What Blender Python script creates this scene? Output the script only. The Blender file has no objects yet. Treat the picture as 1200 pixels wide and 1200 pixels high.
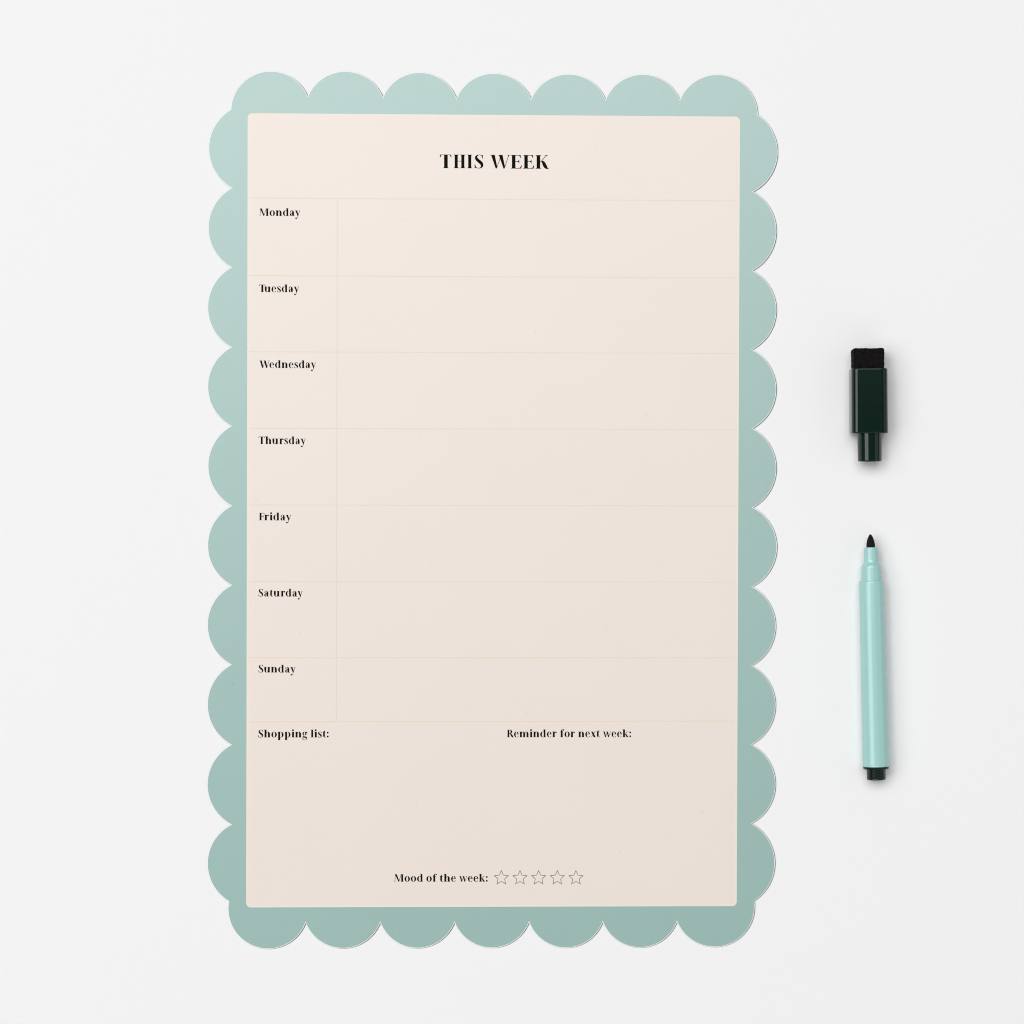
import bpy, bmesh, math, random
from mathutils import Vector, Matrix, noise
PI = math.pi
scene = bpy.context.scene
COL = scene.collection
K = 0.00042            # metres per photo unit on the table plane
H = 3000 * K           # camera height

# ------------------------------------------------------------------ camera
cam_d = bpy.data.cameras.new("camera"); cam = bpy.data.objects.new("camera", cam_d)
COL.objects.link(cam); scene.camera = cam
cam.location = (0, 0, H); cam.rotation_euler = (0, 0, 0)
cam_d.sensor_width = 36; cam_d.lens = 90; cam_d.clip_start = .05; cam_d.clip_end = 50

# ------------------------------------------------------------------ studio light
world = bpy.data.worlds.new("World"); scene.world = world; world.use_nodes = True
bg = world.node_tree.nodes["Background"]
bg.inputs[0].default_value = (1, 1, 1, 1); bg.inputs[1].default_value = 0.13

def softbox(name, tx, ty, w, h, radiance, dist=8.0):
    """rectangular studio softbox seen from the table tx degrees right and ty degrees up-picture of the vertical, w by h degrees large"""
    d = Vector((math.tan(math.radians(tx)), math.tan(math.radians(ty)), 1)).normalized() * dist
    ld = bpy.data.lights.new(name, 'AREA'); ld.shape = 'RECTANGLE'
    ld.size = 2*dist*math.tan(math.radians(w/2)); ld.size_y = 2*dist*math.tan(math.radians(h/2))
    ld.energy = radiance*PI*ld.size*ld.size_y
    lo = bpy.data.objects.new(name, ld); COL.objects.link(lo); lo.location = d
    z = d.normalized(); x = Vector((0, 1, 0)).cross(z).normalized(); y = z.cross(x)
    lo.matrix_world = Matrix.Translation(d) @ Matrix((x, y, z)).transposed().to_4x4()
    return lo
softbox("softbox_top", -8, 20.5, 46, 29, 4.7)
softbox("softbox_left", -37, 4, 34, 44, 3.1)
softbox("added_fill_right", 60, 0, 34, 50, 0.5)  # added weak lamp, lightens the shadows right of cap and pen
softbox("added_fill_low", 30, -56, 70, 34, 0.6)  # added low lamp, fills the shadows from the lower right

scene.view_settings.view_transform = 'Standard'; scene.view_settings.look = 'None'
scene.cycles.filter_width = 1.05
scene.view_settings.exposure = -0.05; scene.view_settings.gamma = 1

# ------------------------------------------------------------------ helpers
def W(px, py, z=0.0):
    """table position of something seen at (px, py) whose own height is z photo units"""
    f = 1 - z / 3000.0
    return Vector(((px - 600) * K * f, (600 - py) * K * f, z * K))

def empty(name, loc, label, cat):
    o = bpy.data.objects.new(name, None); COL.objects.link(o); o.location = loc
    o.empty_display_size = .02
    o['label'] = label; o['category'] = cat
    return o

def link(name, bm, mat, parent=None, smooth=False, origin=None):
    me = bpy.data.meshes.new(name)
    if origin is not None:
        bmesh.ops.translate(bm, verts=bm.verts, vec=-Vector(origin))
    if smooth:
        for f in bm.faces: f.smooth = True
    bm.to_mesh(me); bm.free()
    o = bpy.data.objects.new(name, me); COL.objects.link(o)
    me.materials.append(mat)
    if parent is not None: o.parent = parent
    if origin is not None: o.location = Vector(origin)
    return o

def mat(name, col, rough=.5, spec=.5, grain=None, bump=None, coat=0, sheen=0, coat_rough=.1, specks=None):
    m = bpy.data.materials.new(name); m.use_nodes = True
    nt = m.node_tree; b = nt.nodes['Principled BSDF']
    b.inputs['Base Color'].default_value = (*col, 1); b.inputs['Roughness'].default_value = rough
    b.inputs['Specular IOR Level'].default_value = spec
    b.inputs['Coat Weight'].default_value = coat; b.inputs['Coat Roughness'].default_value = coat_rough
    b.inputs['Sheen Weight'].default_value = sheen
    tc = nt.nodes.new('ShaderNodeTexCoord')
    if grain:
        # grain = list of (scale, amount): soft tonal mottling of the print
        prev = None
        val = None
        for sc, am in grain:
            n = nt.nodes.new('ShaderNodeTexNoise'); n.inputs['Scale'].default_value = sc
            n.inputs['Detail'].default_value = 3
            nt.links.new(tc.outputs['Object'], n.inputs['Vector'])
            mr = nt.nodes.new('ShaderNodeMapRange')
            mr.inputs['From Min'].default_value = .3; mr.inputs['From Max'].default_value = .7
            mr.inputs['To Min'].default_value = 1 - am; mr.inputs['To Max'].default_value = 1 + am
            nt.links.new(n.outputs['Fac'], mr.inputs['Value'])
            if val is None: val = mr.outputs['Result']
            else:
                mm = nt.nodes.new('ShaderNodeMath'); mm.operation = 'MULTIPLY'
                nt.links.new(val, mm.inputs[0]); nt.links.new(mr.outputs['Result'], mm.inputs[1]); val = mm.outputs[0]
        if specks:      # a few stray dust and ink dots
            vo = nt.nodes.new('ShaderNodeTexVoronoi'); vo.voronoi_dimensions = '2D'; vo.inputs['Scale'].default_value = 13
            nt.links.new(tc.outputs['Object'], vo.inputs['Vector'])
            mr = nt.nodes.new('ShaderNodeMapRange'); mr.inputs['From Min'].default_value = .004; mr.inputs['From Max'].default_value = .010
            mr.inputs['To Min'].default_value = specks; mr.inputs['To Max'].default_value = 1
            nt.links.new(vo.outputs['Distance'], mr.inputs['Value'])
            mm = nt.nodes.new('ShaderNodeMath'); mm.operation = 'MULTIPLY'
            nt.links.new(val, mm.inputs[0]); nt.links.new(mr.outputs['Result'], mm.inputs[1]); val = mm.outputs[0]
        vm = nt.nodes.new('ShaderNodeVectorMath'); vm.operation = 'SCALE'
        vm.inputs[0].default_value = col
        nt.links.new(val, vm.inputs['Scale']); nt.links.new(vm.outputs[0], b.inputs['Base Color'])
    if bump:
        sc, st, dist = bump
        n = nt.nodes.new('ShaderNodeTexNoise'); n.inputs['Scale'].default_value = sc; n.inputs['Detail'].default_value = 4
        nt.links.new(tc.outputs['Object'], n.inputs['Vector'])
        bp = nt.nodes.new('ShaderNodeBump'); bp.inputs['Strength'].default_value = st; bp.inputs['Distance'].default_value = dist
        nt.links.new(n.outputs['Fac'], bp.inputs['Height']); nt.links.new(bp.outputs[0], b.inputs['Normal'])
    return m

M_TABLE = mat("matte_white_card", (.845, .845, .845), .9, .1, grain=[(900, .004)])
M_GREEN = mat("satin_mint_print", (.272, .434, .399), .39, 1.25, grain=[(1500, .035), (420, .012), (22, .010)], specks=.86)
M_CREAM = mat("satin_cream_print", (.785, .695, .630), .42, .7, grain=[(1300, .008), (15, .006)], specks=.93)
M_BORDER = mat("pale_cream_print", (.80, .725, .640), .42, .5, grain=[(1500, .006)])
M_CORE = mat("white_vinyl_core", (.85, .87, .86), .6, .3)
M_EDGE_SHADE = mat("edge_shadow_grey", (.11, .12, .12), .8, .2)  # dark tone stands for the thin shadow along the board edge
M_RULE = mat("pale_tan_ink", (.775, .64, .51), .45, .4)
M_INK = mat("black_ink", (.006, .0055, .004), .6, .02)
M_STAR = mat("brown_grey_ink", (.15, .125, .10), .45, .4)
M_MINT = mat("mint_plastic", (.345, .610, .585), .25, .8, grain=[(300, .008)], bump=(900, .03, .0002))
M_DARK = mat("dark_green_plastic", (.0003, .0115, .007), .07, .5, bump=(260, .05, .0002))
M_PLUG = mat("dark_green_ribbed_plastic", (.001, .012, .008), .22, .4)
M_FELT = mat("black_felt", (.0075, .006, .006), .9, .15, grain=[(1500, 1.0)], bump=(2600, 1.0, .0012), sheen=0)
M_NIB = mat("black_fibre_nib", (.006, .006, .007), .7, .15, bump=(3500, .6, .0004))

# ------------------------------------------------------------------ table (white sweep)
bm = bmesh.new()
bmesh.ops.create_grid(bm, x_segments=8, y_segments=8, size=1.6)
t = link("tabletop", bm, M_TABLE); t['kind'] = 'structure'; t['label'] = "plain matte white surface under everything"

# ------------------------------------------------------------------ planner board outline
def arc3(a, t, b, n=26):
    (ax, ay), (bx, by), (cx, cy) = a, t, b
    d = 2 * (ax * (by - cy) + bx * (cy - ay) + cx * (ay - by))
    ux = ((ax*ax+ay*ay)*(by-cy) + (bx*bx+by*by)*(cy-ay) + (cx*cx+cy*cy)*(ay-by)) / d
    uy = ((ax*ax+ay*ay)*(cx-bx) + (bx*bx+by*by)*(ax-cx) + (cx*cx+cy*cy)*(bx-ax)) / d
    r = math.hypot(ax-ux, ay-uy)
    t0 = math.atan2(ay-uy, ax-ux); tm = math.atan2(by-uy, bx-ux); t1 = math.atan2(cy-uy, cx-ux)
    def un(x, ref, s):
        while s*(x-ref) < 0: x += s*2*PI
        return x
    for s in (1, -1):
        m_, e_ = un(tm, t0, s), un(t1, t0, s)
        if s*(e_-t0) < 2*PI and s*(m_-t0) <= s*(e_-t0): break
    return [(ux + r*math.cos(t0+(e_-t0)*i/n), uy + r*math.sin(t0+(e_-t0)*i/n)) for i in range(n)]

TLc, TRc, BRc, BLc = (270.5, 128.5), (888, 134.6), (883.8, 1055.6), (268, 1056)
top_c = [TLc, (360.8, 113), (448.8, 114), (535, 115), (622.5, 115.8), (709.7, 116.5), (796.7, 116.8), TRc]
top_t = [(315, 83.5), (403.5, 83.7), (491, 85), (578.5, 86), (666, 87), (753, 87.2), (840, 87.4)]
rt_c = [TRc, (883, 224.7), (882.2, 317.3), (881.4, 409.8), (881.9, 502.2), (882.4, 594.8), (881.6, 687.5), (881.2, 780), (880.8, 872.5), (881, 964.8), BRc]
rt_t = [(911.2, 178), (909.8, 271), (909.8, 363.5), (909.6, 456), (909.7, 548.5), (910.4, 641), (909, 733.7), (908.8, 826), (908.7, 918.7), (908, 1009)]
bt_c = [BRc, (793.3, 1080.2), (706.3, 1080.4), (620, 1080.8), (532.6, 1081), (445.7, 1081.2), (358.2, 1081.6), BLc]
bt_t = [(838.5, 1109.6), (750, 1110.3), (663, 1110.6), (576, 1110.6), (489, 1111), (402, 1111.2), (314, 1111.8)]
lf_c = [BLc, (270.7, 966), (270.8, 872.6), (270.5, 778.8), (270.9, 685.6), (271, 592.6), (270.9, 499.2), (270.8, 407), (271, 313.3), (271.6, 220.3), TLc]
lf_t = [(243, 1011), (242.8, 919.5), (243, 825.7), (243, 732.2), (243.3, 639), (243.7, 546), (243.4, 453), (243.4, 360), (244, 267), (244.6, 175)]
OUT = []
for cs, ts in ((top_c, top_t), (rt_c, rt_t), (bt_c, bt_t), (lf_c, lf_t)):
    for i in range(len(ts)): OUT += arc3(cs[i], ts[i], cs[i+1])

def offset(pts, d):
    n = len(pts); out = []
    for i in range(n):
        ax, ay = pts[i-1]; bx, by = pts[(i+1) % n]; px, py = pts[i]
        e1 = Vector((px-ax, py-ay)).normalized(); e2 = Vector((bx-px, by-py)).normalized()
        n1 = Vector((e1.y, -e1.x)); n2 = Vector((e2.y, -e2.x))
        m = (n1+n2); m = m.normalized() if m.length > 1e-6 else n1
        c = max(m.dot(n1), .35)
        out.append((px + m.x*d/c, py + m.y*d/c))
    return out      # clockwise on screen (y down): positive d goes outwards

def loops(name, levels, m, parent, cap_top=True, cap_bottom=False):
    """levels = [(pts, z)], bottom to top"""
    bm = bmesh.new(); rings = []
    for pts, z in levels: rings.append([bm.verts.new((*W(x, y).xy, z)) for x, y in pts])
    for a, b in zip(rings, rings[1:]):
        n = len(a)
        for i in range(n): bm.faces.new((a[i], a[(i+1) % n], b[(i+1) % n], b[i]))
    if cap_top: bm.faces.new(rings[-1])
    if cap_bottom: bm.faces.new(rings[0][::-1])
    bmesh.ops.triangulate(bm, faces=[f for f in bm.faces if len(f.verts) > 4])
    bmesh.ops.recalc_face_normals(bm, faces=bm.faces)
    return link(name, bm, m, parent)

board = empty("planner_board", W(577, 597), "large weekly planner sheet with scalloped mint border and cream writing panel", "planner")
board_inv = Matrix.Translation(-board.location)
ZT = .00066       # top of the sheet
shade_pts = [(x+.62, y+.25) for x, y in offset(OUT, .05)]  # shifted right and down, where the edge shadow falls
def under(o, p=board):
    o.parent = p; o.matrix_parent_inverse = Matrix.Translation(-p.matrix_world.translation); return o
bpy.context.view_layer.update()
under(loops("edge_shadow_sheet", [(shade_pts, .00004), (shade_pts, .00034)], M_EDGE_SHADE, None))  # dark layer under the sheet, drawn as its edge shadow
under(loops("core_edge", [(offset(OUT, -.02), .00036), (offset(OUT, -.02), .000625), (offset(OUT, -.12), .000648), (offset(OUT, -.75), .000655)], M_CORE, None))
under(loops("scalloped_border", [(offset(OUT, -.72), .00060), (offset(OUT, -.74), ZT)], M_GREEN, None))

# writing panel: bilinear quad from its four photographed corners
PC = [(290.4, 132.8), (867, 136.9), (863.2, 1061.6), (288.6, 1063.2)]
def P(u, v):
    (ax, ay), (bx, by), (cx, cy), (dx, dy) = PC
    return ((1-v)*((1-u)*ax+u*bx)+v*((1-u)*dx+u*cx), (1-v)*((1-u)*ay+u*by)+v*((1-u)*dy+u*cy))
def rrect(inset, r):
    wpx, hpx = 576., 928.
    pts = []
    x0, x1, y0, y1 = inset, wpx-inset, inset, hpx-inset
    for cx, cy, a0 in ((x1-r, y0+r, -90), (x1-r, y1-r, 0), (x0+r, y1-r, 90), (x0+r, y0+r, 180)):
        for i in range(9):
            a = math.radians(a0+90*i/8); pts.append((cx+r*math.cos(a), cy+r*math.sin(a)))
    return [P(x/wpx, y/hpx) for x, y in pts]
panel = under(loops("writing_panel", [(rrect(2.4, 4.0), ZT+.00001), (rrect(2.4, 4.0), ZT+.00005)], M_CREAM, None))
bpy.context.view_layer.update()
under(loops("panel_margin", [(rrect(0, 5.4), ZT-.00001), (rrect(0, 5.4), ZT+.000025)], M_BORDER, None))

# ------------------------------------------------------------------ flat print
ZP = ZT + .00006
_zi = [0]
def flat(bm, pts):
    """pts in photo pixels -> one flat printed face, each a hair above the last"""
    _zi[0] = (_zi[0] + 1) % 40
    z = ZP + _zi[0]*4e-7
    vs = [bm.verts.new((*W(x, y).xy, z)) for x, y in pts]
    f = bm.faces.new(vs)
    return f
def finish(name, bm, m, parent):
    bmesh.ops.triangulate(bm, faces=[f for f in bm.faces if len(f.verts) > 4])
    for f in bm.faces: f.normal_update()
    bmesh.ops.reverse_faces(bm, faces=[f for f in bm.faces if f.normal.z < 0])
    xs = [v.co.x for v in bm.verts]; ys = [v.co.y for v in bm.verts]
    c = Vector(((min(xs)+max(xs))/2, (min(ys)+max(ys))/2, ZP))
    o = link(name, bm, m, None, origin=c)
    return under(o, parent)
def line(bm, a, b, w):
    d = Vector((b[0]-a[0], b[1]-a[1])).normalized()*w/2; n = (-d.y, d.x)
    flat(bm, [(a[0]+n[0], a[1]+n[1]), (b[0]+n[0], b[1]+n[1]), (b[0]-n[0], b[1]-n[1]), (a[0]-n[0], a[1]-n[1])])

RULES = [(232.2, 235.6), (323.1, 326), (412.3, 414.3), (501.9, 503.6), (591.8, 593), (681.4, 682.2), (770.6, 770.8), (845.7, 845.0)]
for yl, yr in RULES:
    f = (yl-133)/930
    bm = bmesh.new(); line(bm, (292.6-1.8*f, yl), (864-3.6*f, yr), 1.05); finish("ruled_line", bm, M_RULE, panel)
bm = bmesh.new(); line(bm, (395.4, 233.4), (394.2, 845), 1.05); finish("ruled_line", bm, M_RULE, panel)

# ---- high-contrast serif lettering, built glyph by glyph. cap height 1, y up
S = .27; HL = .060; SE = .05; XH = .75; ASC = 1.04
class G:
    def __init__(s): s.polys = []
    def poly(s, *p): s.polys.append(list(p)); return s
    def rect(s, x0, y0, x1, y1): return s.poly((x0, y0), (x1, y0), (x1, y1), (x0, y1))
    def stem(s, x, y0, y1, base=True, top=None, w=S):
        s.rect(x, y0, x+w, y1)
        e = SE
        if base:
            s.poly((x-e, y0), (x, y0), (x, y0+.10), (x-.018, y0+.05), (x-e, y0+.025))
            s.poly((x+w+e, y0), (x+w, y0), (x+w, y0+.10), (x+w+.018, y0+.05), (x+w+e, y0+.025))
        if top == 'both':
            s.poly((x-e, y1), (x, y1), (x, y1-.10), (x-.018, y1-.05), (x-e, y1-.025))
            s.poly((x+w+e, y1), (x+w, y1), (x+w, y1-.10), (x+w+.018, y1-.05), (x+w+e, y1-.025))
        if top == 'flag':
            s.poly((x-.09, y1-.005), (x, y1), (x, y1-.10), (x-.02, y1-.05), (x-.09, y1-.035))
        return s
    def stroke(s, pts, sub=7):
        n = len(pts); path = []
        for i in range(n-1):
            p0, p1, p2, p3 = pts[max(i-1, 0)], pts[i], pts[i+1], pts[min(i+2, n-1)]
            for k in range(sub):
                t = k/sub
                path.append(tuple(.5*((2*p1[j])+(-p0[j]+p2[j])*t+(2*p0[j]-5*p1[j]+4*p2[j]-p3[j])*t*t+(-p0[j]+3*p1[j]-3*p2[j]+p3[j])*t**3) for j in range(3)))
        path.append(pts[-1])
        L = []; R = []
        for i, (x, y, w) in enumerate(path):
            a = path[max(i-1, 0)]; b = path[min(i+1, len(path)-1)]
            d = math.hypot(b[0]-a[0], b[1]-a[1]) or 1
            nx, ny = -(b[1]-a[1])/d, (b[0]-a[0])/d
            w = max(w, HL)
            L.append((x+nx*w/2, y+ny*w/2)); R.append((x-nx*w/2, y-ny*w/2))
        for i in range(len(L)-1): s.poly(L[i], L[i+1], R[i+1], R[i])
        return s
    def ring(s, cx, cy, ox, oy, ix, iy, a0=0, a1=360, n=28, idx=0, idy=0):
        for i in range(n):
            q = []
            for a, (rx, ry, dx, dy) in ((0, (ox, oy, 0, 0)), (1, (ox, oy, 0, 0)), (1, (ix, iy, idx, idy)), (0, (ix, iy, idx, idy))):
                t = math.radians(a0+(a1-a0)*(i+a)/n); q.append((cx+dx+rx*math.cos(t), cy+dy+ry*math.sin(t)))
            s.poly(*q)
        return s
    def dot(s, cx, cy, r):
        return s.poly(*[(cx+r*math.cos(2*PI*i/14), cy+r*math.sin(2*PI*i/14)) for i in range(14)])
def arch(g, x, w=S):
    "shoulder springing from a stem whose right side is x; returns nothing, right stem at x+.24"
    g.stroke([(x-.01, .50, .03), (x+.07, .645, .04), (x+.17, .72, .06), (x+.275, .675, .15), (x+.345, .54, w), (x+.355, .40, w)])
    g.stem(x+.355-w/2, 0, .42, True, None, w)
def glyphs():
    F = {}
    def new(ch, w): g = G(); F[ch] = (g, w); return g
    g = new('T', .90); g.stem(.335, 0, 1); g.rect(.04, 1-HL, .86, 1)
    g.poly((.05, 1), (.24, 1), (.12, .94), (.06, .80), (.0, .79), (.02, .9)); g.poly((.85, 1), (.66, 1), (.78, .94), (.84, .80), (.90, .79), (.88, .9))
    g = new('H', .86); g.stem(.07, 0, 1, True, 'both', .23); g.stem(.57, 0, 1, True, 'both', .23); g.rect(.29, .50, .58, .50+HL)
    g = new('I', .37); g.stem(.07, 0, 1, True, 'both', .23)
    def ess(g, sx, sy, t):
        pts = [(.61, .80, .03), (.56, .915, .035), (.43, .985, .04), (.27, .965, .07), (.15, .86, .17), (.16, .72, .23), (.28, .58, .25), (.43, .46, .26), (.555, .33, .24), (.575, .18, .19), (.50, .06, .10), (.36, .012, .045), (.20, .03, .04), (.09, .12, .035), (.04, .24, .03)]
        g.stroke([(x*sx, y*sy, w*t) for x, y, w in pts])
        g.poly(*[(x*sx, y*sy) for x, y in ((.45, .99), (.56, .955), (.61, .99), (.64, .99), (.64, .70), (.61, .71), (.56, .88))])
        g.poly(*[(x*sx, y*sy) for x, y in ((.25, .005), (.11, .04), (.05, .0), (.02, .0), (.02, .33), (.05, .32), (.12, .12))])
    ess(new('S', .69), 1, 1, .92)
    g = new('s', .53); ess(g, .78, .76, .84)
    def dub(g, sx, sy, t):
        q = lambda *p: g.poly(*[(x*sx, y*sy) for x, y in p])
        b = .05 if sy < 1 or S > .25 and HL > .042 else 0      # heavier feet in the text size
        q((.05, 1), (.05+t, 1), (.50+b, .12), (.465+b, 0), (.385-b*.4, 0)); q((.61, 1), (.61+t, 1), (1.06+b, .12), (1.025+b, 0), (.945-b*.4, 0))
        h = HL/sx
        q((.43, .0), (.43+h, .0), (.715+h, .84), (.715, .84)); q((.99, .0), (.99+h, .0), (1.315+h, 1), (1.315, 1))
        for a, b in ((-.01, .36), (.55, .92), (1.22, 1.42)): q((a, 1), (b, 1), (b, 1-.03/sy), (a, 1-.03/sy))
        q((1.26, 1), (1.38, 1), (1.345, .90), (1.30, .90))
    dub(new('W', 1.40), 1, 1, .27)
    g = new('w', 1.08); dub(g, .76, XH, .29)
    def eee(g, low=True):
        g.stem(.07, 0, 1, True, 'both', .25); g.rect(.25, 1-HL, .70, 1); g.rect(.25, .50, .56, .50+HL)
        g.poly((.48, 1), (.70, 1), (.71, .78), (.675, .78), (.62, .92)); g.poly((.46, .525), (.545, .60), (.56, .66), (.595, .66), (.595, .38), (.56, .38), (.545, .45))
        if low: g.rect(.25, 0, .72, HL); g.poly((.50, 0), (.74, 0), (.78, .26), (.745, .26), (.66, .09))
    eee(new('E', .80)); eee(new('F', .72), False)
    g = new('K', .95); g.stem(.07, 0, 1, True, 'both', .25); g.stroke([(.30, .45, .04), (.76, .97, .04)]); g.rect(.64, 1-.03, .88, 1); g.poly((.70, 1), (.82, 1), (.79, .92), (.72, .93))
    g.stroke([(.36, .545, .03), (.44, .55, .10), (.54, .47, .20), (.64, .27, .25), (.74, .11, .22), (.84, .03, .10), (.94, .01, .03)])
    g = new('M', 1.32); g.stroke([(.10, .0, .035), (.17, .98, .035)]); g.rect(0, 0, .2, .03); g.poly((.03, 0), (.17, 0), (.13, .09), (.07, .09)); g.poly((.10, 1), (.36, 1), (.71, .10), (.68, 0), (.58, 0)); g.stroke([(.66, .04, .035), (.96, .98, .035)])
    g.stem(.97, 0, 1, True, None, .26); g.rect(.90, .97, 1.3, 1)
    g = new('R', .92); g.stem(.07, 0, 1, True, 'both', .25); g.rect(.28, 1-HL, .42, 1); g.rect(.28, .475, .44, .475+HL); g.ring(.40, .74, .33, .265, .085, .228, -90, 90)
    g.stroke([(.38, .50, .04), (.50, .46, .14), (.62, .28, .24), (.74, .10, .22), (.82, .02, .12), (.92, .01, .03)])
    g = new('a', .70); g.stroke([(.10, .60, .04), (.17, .69, .035), (.29, .735, .045), (.405, .69, .12), (.465, .56, .22), (.475, .42, S), (.475, .20, S), (.50, .08, .19), (.57, .02, .06), (.68, .05, .03)])
    g.dot(.135, .565, .085); g.stroke([(.40, .44, .03), (.28, .40, .07), (.17, .31, .15), (.135, .18, .21), (.20, .06, .14), (.29, .025, .045), (.38, .10, .03)])
    g = new('d', .84); g.ring(.40, .375, .39, .39, .15, .352, 78, 282); g.stroke([(.42, .745, .04), (.50, .70, .04), (.56, .60, .03)]); g.stroke([(.42, .005, .04), (.50, .05, .04), (.56, .15, .03)])
    g.stem(.50, 0, ASC, False, 'flag', .25); g.poly((.75, 0), (.82, 0), (.82, .03), (.77, .06), (.75, .12))
    g = new('e', .68); g.ring(.35, .375, .34, .39, .115, .352, 88, 290); g.stroke([(.42, .0, .04), (.52, .04, .035), (.62, .17, .03)]); g.ring(.35, .375, .32, .39, .125, .352, 4, 92); g.rect(.16, .385, .665, .385+HL)
    g = new('n', .88); g.stem(.07, 0, XH, True, 'flag'); arch(g, .31)
    g = new('m', 1.34); g.stem(.07, 0, XH, True, 'flag'); arch(g, .31); arch(g, .775)
    g = new('h', .88); g.stem(.07, 0, ASC, True, 'flag'); arch(g, .31)
    g = new('u', .84); g.stroke([(.16, .75, S), (.16, .45, S), (.165, .24, .23), (.215, .09, .16), (.32, .015, .05), (.43, .05, .04), (.52, .20, .03)]); g.poly((-.02, .745), (.05, XH), (.05, .65), (.03, .71)); g.stem(.50, 0, XH, False, 'flag'); g.poly((.74, 0), (.82, 0), (.82, .03), (.76, .06), (.74, .12))
    g = new('r', .62); g.stem(.07, 0, XH, True, 'flag'); g.stroke([(.30, .48, .03), (.36, .64, .04), (.45, .72, .06), (.53, .70, .08)]); g.dot(.515, .64, .10)
    g = new('y', .70); g.poly((.03, .75), (.29, .75), (.49, .14), (.44, 0), (.36, 0)); g.rect(-.02, .72, .35, .75); g.stroke([(.64, .74, .035), (.44, .10, .035), (.34, -.16, .04), (.24, -.33, .05), (.15, -.36, .05)]); g.rect(.53, .72, .73, .75); g.dot(.64, .70, .05); g.dot(.14, -.30, .105)
    g = new('o', .76); g.ring(.38, .375, .375, .39, .135, .352)
    g = new('p', .84); g.stem(.07, -.36, XH, True, 'flag'); g.ring(.42, .375, .38, .39, .14, .352, -102, 102)
    g = new('i', .38); g.stem(.07, 0, XH, True, 'flag'); g.dot(.19, .96, .13)
    g = new('l', .38); g.stem(.07, 0, ASC, True, 'flag', .25)
    g = new('g', .68); g.ring(.29, .52, .28, .24, .095, .208); g.stroke([(.20, .31, .03), (.08, .20, .06), (.12, .09, .15), (.32, .05, .19), (.50, -.01, .19), (.58, -.12, .13), (.50, -.27, .05), (.30, -.34, .04), (.10, -.29, .06), (.05, -.18, .10), (.13, -.06, .06), (.24, -.01, .03)])
    g.stroke([(.46, .66, .03), (.56, .72, .04), (.62, .70, .07)]); g.dot(.61, .66, .075)
    g = new('f', .52); g.stem(.10, 0, .80, True, None); g.stroke([(.22, .76, S), (.235, .88, .20), (.30, .99, .09), (.40, 1.05, .045), (.50, 1.03, .06)]); g.dot(.50, .96, .095); g.rect(.0, XH-HL, .47, XH)
    g = new('t', .48); g.poly((.08, .74), (.32, .95), (.32, .20), (.08, .20)); g.stroke([(.20, .24, S), (.215, .12, .19), (.28, .025, .08), (.38, .02, .04), (.46, .09, .03)]); g.rect(0, XH-HL, .45, XH)
    g = new('x', .72); g.poly((.04, .75), (.31, .75), (.69, 0), (.42, 0)); g.stroke([(.09, .01, .035), (.60, .74, .035)]); g.rect(-.01, .72, .38, .75); g.rect(.34, 0, .74, .03); g.rect(.0, 0, .2, .03); g.rect(.48, .72, .7, .75)
    g = new('k', .84); g.stem(.07, 0, ASC, True, 'flag'); g.stroke([(.30, .30, .035), (.64, .73, .035)]); g.rect(.52, .72, .76, .75); g.poly((.55, .75), (.70, .75), (.66, .67), (.58, .68)); g.poly((.36, .42), (.50, .47), (.80, .03), (.84, .0), (.55, .0))
    g = new(':', .26); g.dot(.13, .12, .125); g.dot(.13, .63, .125)
    return F
GL = glyphs()
HL = .04; SE = .08
GLT = glyphs()      # display cut for the heading
KERN = {('T', 'u'): -.22, ('T', 'h'): -.02, ('W', 'e'): -.12, ('F', 'r'): -.12, ('u', 'r'): .06, ('a', 'y'): -.05, ('R', 'e'): -.06, ('r', 's'): -.03, ('r', 'd'): -.04, ('x', 't'): -.03}
def layout(text, track, space, big):
    x = 0; out = []
    for i, ch in enumerate(text):
        if ch == ' ': x += space; continue
        g, w = (GLT if big else GL)[ch]; out.append((g, x)); x += w + track
        if i+1 < len(text): x += KERN.get((ch, text[i+1]), 0)
    return out, x - track
def write(name, text, x0, x1, y0, y1, cap, track=.095, space=.36):
    """lettering from (x0,y0) to (x1,y1) on the baseline, photo units"""
    lay, total = layout(text, track, space, cap > 12)
    print(text, 'natural', round(total*cap, 1), 'wanted', round(x1-x0, 1))
    bm = bmesh.new(); sx = (x1-x0)/total
    sl = (y1-y0)/(x1-x0)
    for g, gx in lay:
        for p in g.polys:
            q = [(x0+(gx+px)*sx, y0+(gx+px)*sx*sl-py*cap) for px, py in p]
            # drop repeated points
            r = [c for i, c in enumerate(q) if abs(c[0]-q[i-1][0])+abs(c[1]-q[i-1][1]) > 1e-4]
            if len(r) > 2: flat(bm, r)
    return finish(name, bm, M_INK, panel)

write("heading", "THIS", 515.3, 566.6, 197.2, 197.5, 15.9, track=.16)
write("heading", "WEEK", 574.6, 643.2, 197.6, 198.0, 15.9, track=.09)
for txt, a, b, y in (("Monday", 304, 351.8, 253.2), ("Tuesday", 303.6, 350.4, 342.4), ("Wednesday", 304.2, 370.2, 431.3), ("Thursday", 303, 358.2, 520.4),
                     ("Friday", 303.8, 341.2, 609.7), ("Saturday", 303, 354.6, 698.9), ("Sunday", 303, 346.3, 787.9)):
    write("day_name", txt, a, b, y, y+.2, 8.75)
write("section_title", "Shopping list:", 302.7, 385.3, 864, 864, 8.75)
write("section_title", "Reminder for next week:", 594.2, 739.5, 863.8, 863.7, 8.75)
write("section_title", "Mood of the week:", 462, 571.6, 1033, 1033, 8.75)

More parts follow.
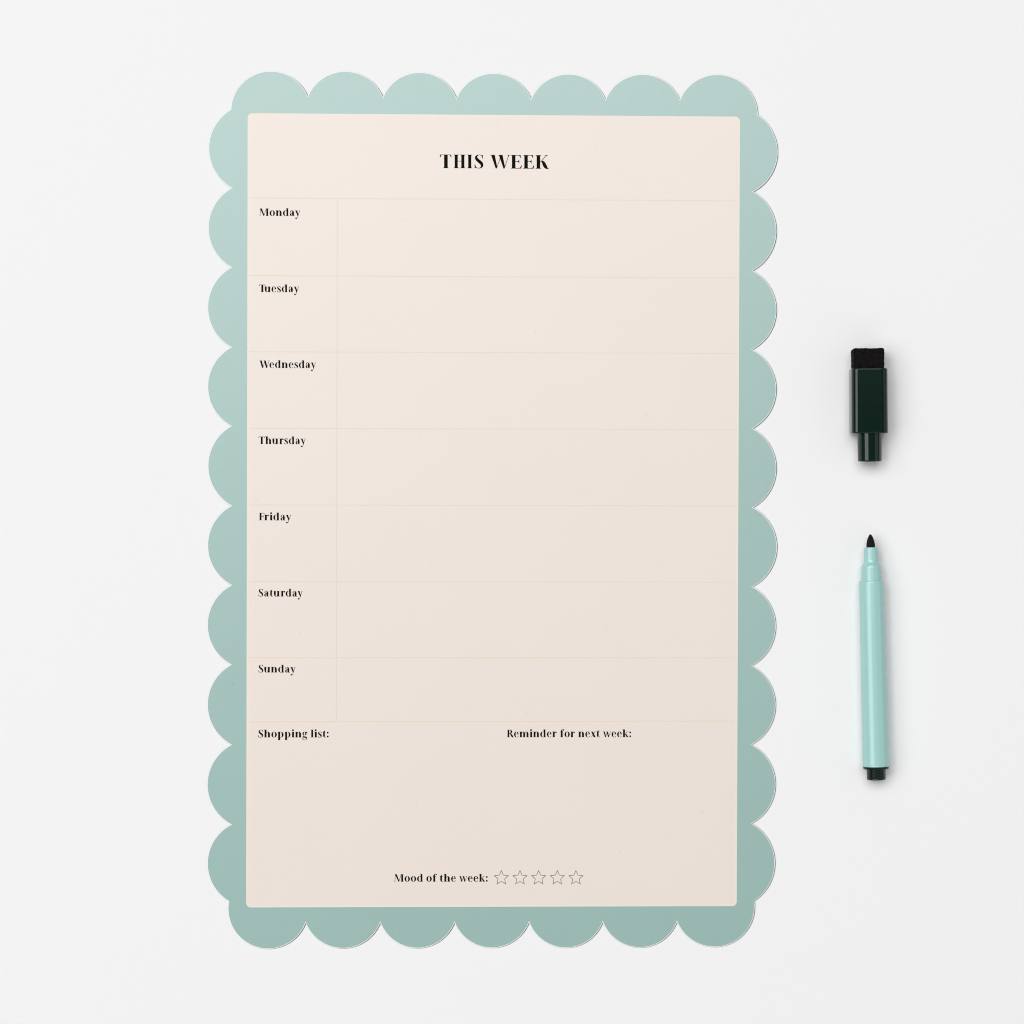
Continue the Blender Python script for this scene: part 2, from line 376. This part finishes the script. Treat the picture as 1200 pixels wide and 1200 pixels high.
for i in range(5):
    cx, cy = 587.5+21.85*i, 1028.6
    R_, r_ = 9.4, 4.45
    def star(R, r): return [(cx+(R if k % 2 == 0 else r)*math.sin(k*PI/5), cy-(R if k % 2 == 0 else r)*math.cos(k*PI/5)) for k in range(10)]
    o_, i_ = star(R_, r_), star(R_-1.75, r_-.72)
    bm = bmesh.new()
    for k in range(10): flat(bm, [o_[k], o_[(k+1) % 10], i_[(k+1) % 10], i_[k]])
    finish("outlined_star", bm, M_STAR, panel)

# ------------------------------------------------------------------ lathe and prism helpers (axis along local -Y, units photo px)
def lathe(name, prof, m, parent, seg=64, close=True, ribs=None):
    """prof = [(distance along axis, radius)]"""
    bm = bmesh.new(); rings = []
    for d, r in prof:
        if r < 1e-4: rings.append([bm.verts.new((0, -d*K, 0))])
        else: rings.append([bm.verts.new((r*K*math.cos(2*PI*i/seg), -d*K, r*K*math.sin(2*PI*i/seg))) for i in range(seg)])
    for a, b in zip(rings, rings[1:]):
        for i in range(seg):
            j = (i+1) % seg
            if len(a) == 1 and len(b) == 1: continue
            if len(a) == 1: bm.faces.new((a[0], b[i], b[j]))
            elif len(b) == 1: bm.faces.new((a[i], a[j], b[0]))
            else: bm.faces.new((a[i], a[j], b[j], b[i]))
    bmesh.ops.recalc_face_normals(bm, faces=bm.faces)
    o = link(name, bm, m, parent, smooth=True)
    return o
def sharp(o, ang=35):
    me = o.data; bm = bmesh.new(); bm.from_mesh(me)
    for e in bm.edges:
        if len(e.link_faces) == 2 and e.calc_face_angle(0) > math.radians(ang): e.smooth = False
    bm.to_mesh(me); bm.free(); return o

# ------------------------------------------------------------------ marker pen, lying on its barrel
tip = W(1020.0, 626, 14.6); end = W(1026.9, 912, 15.3)
pen = empty("marker_pen", tip, "mint green marker pen without its cap, black bullet nib pointing up the picture", "marker")
d = end - tip
pen.rotation_euler = d.normalized().to_track_quat('-Y', 'Z').to_euler()
nib = [(0, 0), (.35, .75), (1.2, 1.5), (2.8, 2.45), (5, 3.4), (7.5, 4.15), (10.5, 4.75), (13, 4.95), (17.5, 5.0), (17.5, 0)]
sharp(lathe("nib", nib, M_NIB, pen, 40))
neck = [(15.2, 0), (15.2, 4.6), (15.3, 7.2), (15.8, 7.75), (16.6, 7.95), (17.2, 7.97), (29.3, 8.28), (30, 8.3), (32.2, 8.5), (33.4, 9.0), (35.2, 10.1), (36.8, 11.0), (38.2, 11.35), (39, 11.38), (53.0, 11.75), (54.8, 11.8), (54.8, 0)]
sharp(lathe("collar", neck, M_MINT, pen))
brl = [(54.2, 0), (54.2, 13.5), (54.5, 14.0), (55.1, 14.25), (56.2, 14.35), (56.8, 14.38), (120, 14.75), (200, 15.15), (266, 15.45), (268.0, 15.45), (268.6, 15.45), (268.9, 15.3), (269.2, 15.45), (270.2, 15.45), (270.6, 15.2), (270.7, 14.0), (270.7, 0)]
sharp(lathe("barrel", brl, M_MINT, pen, 96), 60)
plug = [(270.4, 0), (270.4, 14.6), (270.9, 15.1), (272.6, 15.05), (273.6, 14.4), (274.1, 12.0), (274.2, 11.2)]
dd = 274.6
for k in range(6): plug += [(dd, 11.15), (dd+.9, 11.15), (dd+1.15, 10.9), (dd+1.6, 10.9)]; dd += 1.75
plug += [(dd+.3, 11.1), (dd+1.0, 10.6), (dd+1.3, 9.6), (dd+1.3, 0)]
sharp(lathe("end_plug", plug, M_PLUG, pen), 45)

# ------------------------------------------------------------------ cap with eraser, lying on one flat side
cw, ch = 42.0, 35.0            # body width and height
cc = W(1019.9, 431.3, ch)      # middle of the top front edge
cap_root = empty("marker_cap", (cc.x, cc.y, 0), "dark green marker cap with a black felt eraser block on its end", "marker cap")
cap_root.rotation_euler = (0, 0, math.radians(.35))
def prism(name, secs, m, parent, seg_c=10):
    """secs = [(distance along -Y, half width, z0, z1, corner radius)]"""
    bm = bmesh.new(); rings = []
    for dist, hw, z0, z1, r in secs:
        ring = []
        for cx, cz, a0 in ((hw-r, z1-r, 0), (-hw+r, z1-r, 90), (-hw+r, z0+r, 180), (hw-r, z0+r, 270)):
            for i in range(seg_c+1):
                a = math.radians(a0+90*i/seg_c); ring.append(bm.verts.new(((cx+r*math.cos(a))*K, -dist*K, (cz+r*math.sin(a))*K)))
        rings.append(ring)
    for a, b in zip(rings, rings[1:]):
        n = len(a)
        for i in range(n): bm.faces.new((a[i], a[(i+1) % n], b[(i+1) % n], b[i]))
    bm.faces.new(rings[0]); bm.faces.new(rings[-1])
    bmesh.ops.recalc_face_normals(bm, faces=bm.faces)
    return link(name, bm, m, parent, smooth=True)
hw = cw/2
sharp(prism("cap_body", [(.0, hw-1.1, 1.1, ch-1.1, 7.2), (.25, hw-.4, .4, ch-.4, 7.7), (.9, hw, 0, ch, 8.2), (1.3, hw, 0, ch, 8.2), (38, hw+.1, 0, ch+.1, 8.2), (73.7, hw+.25, 0, ch+.2, 8.2), (74.2, hw+.25, 0, ch+.2, 8.2), (75.1, hw-.2, .4, ch-.4, 7.8), (75.5, hw-1.0, 1.1, ch-1.1, 7.2)], M_DARK, cap_root), 40)
# sleeve (round tube) below the body
sl = lathe("cap_sleeve", [(74.8, 0), (74.8, 14.3), (75.6, 14.3), (76.2, 14.3), (90, 14.15), (106.0, 13.95), (106.7, 13.95), (107.5, 13.7), (107.9, 13.0), (107.9, 12.0), (106.8, 11.6), (96, 11.5), (96, 0)], M_DARK, cap_root)
sharp(sl, 40); sl.location = (1.2*K, 0, ch*.5*K)
# eraser block
bm = bmesh.new()
bmesh.ops.create_cube(bm, size=1)
bmesh.ops.scale(bm, verts=bm.verts, vec=(35.2*K, 24.5*K, 27*K))
bmesh.ops.bevel(bm, geom=bm.edges[:], offset=1.0*K, segments=3, affect='EDGES')
bmesh.ops.triangulate(bm, faces=bm.faces); 
bmesh.ops.subdivide_edges(bm, edges=[e for e in bm.edges if e.calc_length() > 3*K], cuts=14, use_grid_fill=True)
bm.normal_update()
for v in bm.verts:
    n_ = noise.noise(v.co*2400) * .75*K + noise.noise(v.co*700)*.35*K
    v.co += v.normal*n_
bmesh.ops.translate(bm, verts=bm.verts, vec=(-.6*K, (24.5/2-1.2)*K, ch*.5*K))
link("eraser_pad", bm, M_FELT, cap_root, smooth=True)
